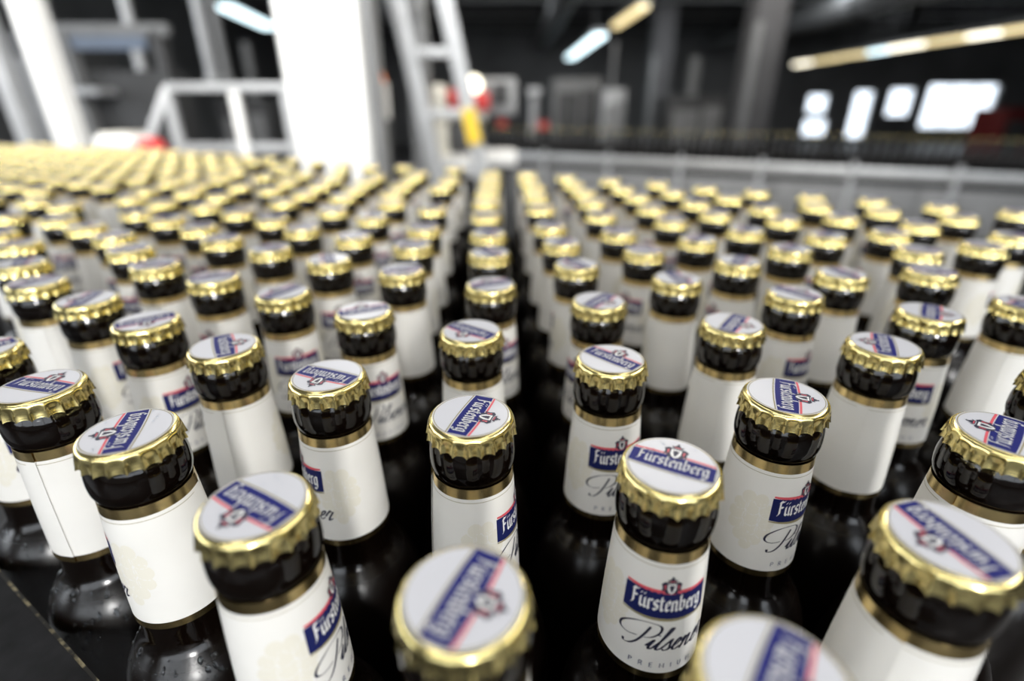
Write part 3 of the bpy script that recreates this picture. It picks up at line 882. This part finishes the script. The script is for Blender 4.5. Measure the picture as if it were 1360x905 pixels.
# filling machine behind the ladder
Ym = 3.0
o0 = Vector((at(620, 139, Ym).x, Ym, 0))
fm = thing('filling_machine', 'cream machine with red covers and a white lamp behind the ladder', 'machine', o0)
q = lambda px, py, Y=Ym: at(px, py, Y) - o0
def fpart(name, px0, py0, px1, py1, d0, d1, m, bev=.01):
    a, b = q(px0, py1), q(px1, py0)
    return obj(name, mesh(name, box((a.x, d0, a.z), (b.x, d1, b.z), bev), M[m], 40), fm)
fpart('post', 572, 112, 594, 240, -.05, .05, 'cream', .03)
fpart('red_cover', 596, 119, 617, 144, -.06, .02, 'redpaint', .02)
fpart('red_cover', 631, 122, 650, 147, -.06, .02, 'redpaint', .02)
fpart('panel', 640, 103, 686, 152, .03, .10, 'laddergrey')
fpart('panel_window', 654, 110, 675, 139, .015, .03, 'black', .003)
fpart('cross_panel', 594, 146, 645, 160, -.02, .04, 'cream')
fpart('control_box', 598, 162, 626, 200, -.04, .05, 'darkgrey')
fpart('table', 590, 205, 650, 232, -.12, .10, 'whitepaint', .02)
fpart('side_table', 642, 199, 686, 219, -.10, .08, 'whitepaint', .02)
fpart('under_frame', 596, 219, 684, 330, .0, .10, 'darkgrey')
for sx in (-.0, .20):
    obj('leg', mesh('leg', box((sx - .02, .02, -o0.z), (sx + .02, .08, q(600, 219).z)), M['darkgrey']), fm)
a = q(630, 113)
obj('lamp_lens', mesh('lamp_lens', tube((a.x, -.09, a.z), (a.x, -.05, a.z), .040, 20), M['lampglow'], 40), fm)
obj('lamp_ring', mesh('lamp_ring', tube((a.x, -.05, a.z), (a.x, .03, a.z), .046, 20), M['cream'], 40), fm)

# ------------------------------------------------------------------ second conveyor with a single row of bottles, at the right
A, B = Vector((-.42, 5.75, 0)), Vector((3.9, 3.55, 0))
ax = (B - A).normalized()
nn = Vector((ax.y, -ax.x, 0))                                 # towards the camera
if nn.y > 0:
    nn = -nn
CAP2 = CAMZ - .22
D2 = CAP2 - .23
sg_ = thing('guard_panelling', 'grey steel guard panelling in front of the far bottle row at right', 'panelling', A + nn * .10)
sr_ = thing('rear_guard_rail', 'dark guard rail behind the far bottle row at right', 'rail', A - nn * .10)
sc_ = thing('second_conveyor', 'long narrow black conveyor carrying the far row of bottles at right', 'conveyor', A)
L2 = (B - A).length
def spart(name, u0, u1, v0, v1, z0, z1, m, bev=0.0, root=None, dv=0.0):
    bm_ = bmesh.new()
    add_box(bm_, (u0, v0 - dv, z0), (u1, v1 - dv, z1), bev)
    bmesh.ops.transform(bm_, matrix=Matrix(((ax.x, nn.x, 0, 0), (ax.y, nn.y, 0, 0), (0, 0, 1, 0), (0, 0, 0, 1))), verts=bm_.verts)
    bmesh.ops.recalc_face_normals(bm_, faces=bm_.faces)
    return obj(name, mesh(name, bm_, M[m], 40), root or sc_)
spart('belt', 0, L2, -.08, .08, D2 - .03, D2, 'belt')
spart('guard', 0, L2, -.10, -.085, D2 - .05, D2 + .08, 'darkgrey', 0, sr_, -.10)
for k in range(4):
    spart('support', .2 + k * (L2 - .4) / 3, .24 + k * (L2 - .4) / 3, -.115, -.10, 0, D2 + .05, 'darkgrey', 0, sr_, -.10)
    spart('leg', .3 + k * (L2 - .6) / 3, .34 + k * (L2 - .6) / 3, -.03, .03, 0, D2 - .03, 'darkgrey')
spart('upper_strip', 0, L2, .085, .11, D2 - .06, D2 + .02, 'steel', .006, sg_, .10)
spart('shadow_gap', 0, L2, .088, .10, D2 - .11, D2 - .06, 'black', 0, sg_, .10)
for k in range(5):
    spart('side_panel', L2 * k / 5 + .006, L2 * (k + 1) / 5 - .006, .085, .105, D2 - .44, D2 - .11, 'laddergrey', .004, sg_, .10)
for k in range(8):
    u = .25 + k * (L2 - .4) / 7
    spart('post', u - .018, u + .018, .115, .15, 0, D2 + .06, 'alu', .005, sg_, .10)
# bottles of that row: bare brown glass, gold caps
n2 = int((L2 - .1) / .066)
small = thing('beer_bottle', 'small bare brown bottle with gold cap in the far row at right', 'bottle', A, 0, 'bottles on the second conveyor')
obj('glass_body', GLASS, small)
obj('crown_cap', CROWN, small, (0, 0, .230))
for k in range(n2):
    o = small if k == 0 else dup(small)
    p = A + ax * (.05 + .066 * k)
    o.location = (p.x, p.y, D2)

# ------------------------------------------------------------------ columns and machines deep in the hall
def hall_column(label, px, Y, w, m):
    x, y = base(px, Y)
    t = thing('hall_column', label, 'column', (x, y, 0))
    obj('shaft', mesh('shaft', box((-w / 2, -w / 2, 0), (w / 2, w / 2, HC), .02), m, 40), t)
    obj('plinth', mesh('plinth', box((-w * .6, -w * .6, 0), (w * .6, w * .6, .25), .02), M['concrete'], 40), t)
    obj('lit_edge_strip', mesh('lit_edge_strip', box((-w / 2 - .015, -w / 2 - .015, .25), (-w / 2 + .1, -w / 2, 2.2), .005), M['grey'], 40), t)  # lighter strip painting the lit left edge of the column
hall_column('grey concrete column deep in the hall, left of the bright windows', 997, 8.0, .40, M['concrete'])
hall_column('small distant grey column near the middle of the hall', 870, 13.0, .45, M['concrete'])

def cabinet(name, label, px0, px1, py0, Y, d, m, win=None, duct=True):
    a, b = at(px0, py0, Y), at(px1, py0, Y)
    xc = (a.x + b.x) / 2
    w = (b.x - a.x) / 2
    t = thing(name, label, 'machine', (xc, Y, 0))
    obj('housing', mesh('housing', box((-w, 0, .12), (w, d, a.z), .02), M[m], 40), t)
    obj('foot', mesh('foot', box((-w * .9, .03, 0), (w * .9, d - .03, .12)), M['black']), t)
    if win:
        obj('door', mesh('door', box((-w * .8, -.02, .3), (w * .1, 0, a.z - .2), .008), M[win], 40), t)
        obj('hatch', mesh('hatch', box((w * .2, -.02, .5), (w * .85, 0, a.z - .15), .008), M[win], 40), t)
    if duct:
        obj('top_duct', mesh('top_duct', tube((0, d / 2, a.z), (0, d / 2, min(HC, a.z + .6)), w * .18, 14), M['grey'], 40), t)
cabinet('dark_cabinet', 'dark machine cabinet in the hall between ladder and concrete column', 735, 800, 104, 9.0, 1.0, 'grey', 'darkgrey', False)
cabinet('grey_cabinet', 'grey upright machine in the hall left of the small distant column', 803, 832, 118, 8.0, .6, 'alu', 'grey')
cabinet('low_machine', 'low dark machine between the two hall columns', 888, 968, 128, 9.5, .8, 'darkgrey', 'grey')
cabinet('red_cabinet', 'dark red machine cabinet at the right edge beside the windows', 1340, 1400, 144, 11.0, .8, 'darkred', 'darkgrey', False)
cabinet('left_machine', 'dark machine block behind the white railing', 285, 352, 132, 6.5, .8, 'darkgrey', 'grey')
cabinet('corner_machine', 'dark machine with pipes at the far left behind the poles', -20, 60, 40, 5.0, .8, 'darkgrey', 'grey')
p = at(709, 155, 5.8)
t = thing('pale_stand', 'slim pale stand right of the cream machine', 'stand', (p.x, 5.8, 0))
obj('post', mesh('post', tube((0, 0, 0), (0, 0, at(709, 128, 5.8).z), .045), M['alu'], 40), t)
obj('head', mesh('head', box((-.07, -.05, at(709, 128, 5.8).z), (.07, .05, at(709, 116, 5.8).z), .02), M['alu'], 40), t)
for px, py, Y, lb in ((667, 164, 6.3, 'small red stop button box left of the far bottle row'), (721, 167, 5.7, 'small red stop button box above the far bottle row')):
    p = at(px, py, Y)
    t = thing('stop_button', lb, 'button', (p.x, Y, 0))
    obj('stand', mesh('stand', tube((0, 0, 0), (0, 0, p.z - .04), .02), M['darkgrey'], 40), t)
    obj('button_box', mesh('button_box', box((-.05, -.03, p.z - .04), (.05, .03, p.z + .04), .012), M['redpaint'], 40), t)

# ------------------------------------------------------------------ lit tubes in view
def tube_lamp(name, label, pa, pb, dz, m, w=.13):
    def on(p):
        u, v = (p[0] - 680) / FPX, -(p[1] - 452.5) / FPX
        d = Vector((u, math.cos(PITCH) + v * math.sin(PITCH), -math.sin(PITCH) + v * math.cos(PITCH)))
        return Vector((0, 0, CAMZ)) + d * (dz / d.z)
    a, b = on(pa), on(pb)
    t = thing(name, label, 'lamp', (a + b) / 2)
    c = (a + b) / 2
    obj('diffuser', mesh('diffuser', bar(a - c, b - c, w, .06, .01), M[m], 40), t)
    obj('housing', mesh('housing', bar(a - c + Vector((0, 0, .07)), b - c + Vector((0, 0, .07)), w * 1.2, .08, .005), M['grey'], 40), t)
    for s in (.15, .85):
        p = a + (b - a) * s - c
        obj('hanger', mesh('hanger', bar(p + Vector((0, 0, .1)), p + Vector((0, 0, HC - c.z)), .02), M['darkgrey']), t)
tube_lamp('ceiling_tube', 'bluish white ceiling tube at the upper left beside the white pillar', (299, 9), (357, 36), 1.2, 'coolglow', .20)
tube_lamp('ceiling_tube', 'bluish white ceiling tube right of the ladder, farther of two in line', (757, 77), (797, 47), 1.2, 'coolglow', .24)
tube_lamp('ceiling_tube', 'yellowish ceiling tube at the upper middle, nearer of two in line', (817, 35), (856, 8), 1.2, 'warmglow', .13)
segs = [((1056, 86), (1077, 82.7), 'lampglow'), ((1084, 81.7), (1118, 76), 'warmglow'), ((1122, 75), (1152, 71), 'warmglow'), ((1156, 70), (1180, 66), 'coolglow'), ((1184, 65), (1228, 58), 'lampglow'),
        ((1234, 57), (1282, 50), 'warmglow'), ((1288, 49), (1330, 43), 'lampglow'), ((1336, 42), (1400, 32), 'warmglow')]
names = ['farthest', 'second farthest', 'third farthest', 'fourth farthest', 'fifth farthest', 'third nearest', 'second nearest', 'nearest']
for nmz, (pa, pb, m) in zip(names, segs):
    tube_lamp('line_lamp', 'lit tube in the yellow light line above the windows, %s of the line' % nmz, pa, pb, .95, m, .13)

# ------------------------------------------------------------------ round air ducts under the ceiling
for lb, xx, y0, y1, rr in (('grey air duct under the ceiling running away left of the ladder', -2.4, 5.4, 18.5, .26), ('grey air duct under the ceiling above the dark cabinet', .9, 5.4, 18.5, .22), ('dark air duct under the ceiling above the light line', 6.2, 5.4, 18.5, .24)):
    t = thing('air_duct', lb, 'duct', (xx, (y0 + y1) / 2, HC))
    h = (y1 - y0) / 2
    obj('pipe', mesh('pipe', tube((0, -h, -.36 - rr), (0, h, -.36 - rr), rr, 20), M['grey'], 40), t)
    for k in range(6):
        yy = -h + .5 + k * (2 * h - 1) / 5
        obj('clamp', mesh('clamp', tube((0, yy - .03, -.36 - rr), (0, yy + .03, -.36 - rr), rr * 1.05, 20), M['darkgrey'], 40), t)
        obj('hanger', mesh('hanger', bar((0, yy, -.37), (0, yy, 0), .03), M['darkgrey']), t)
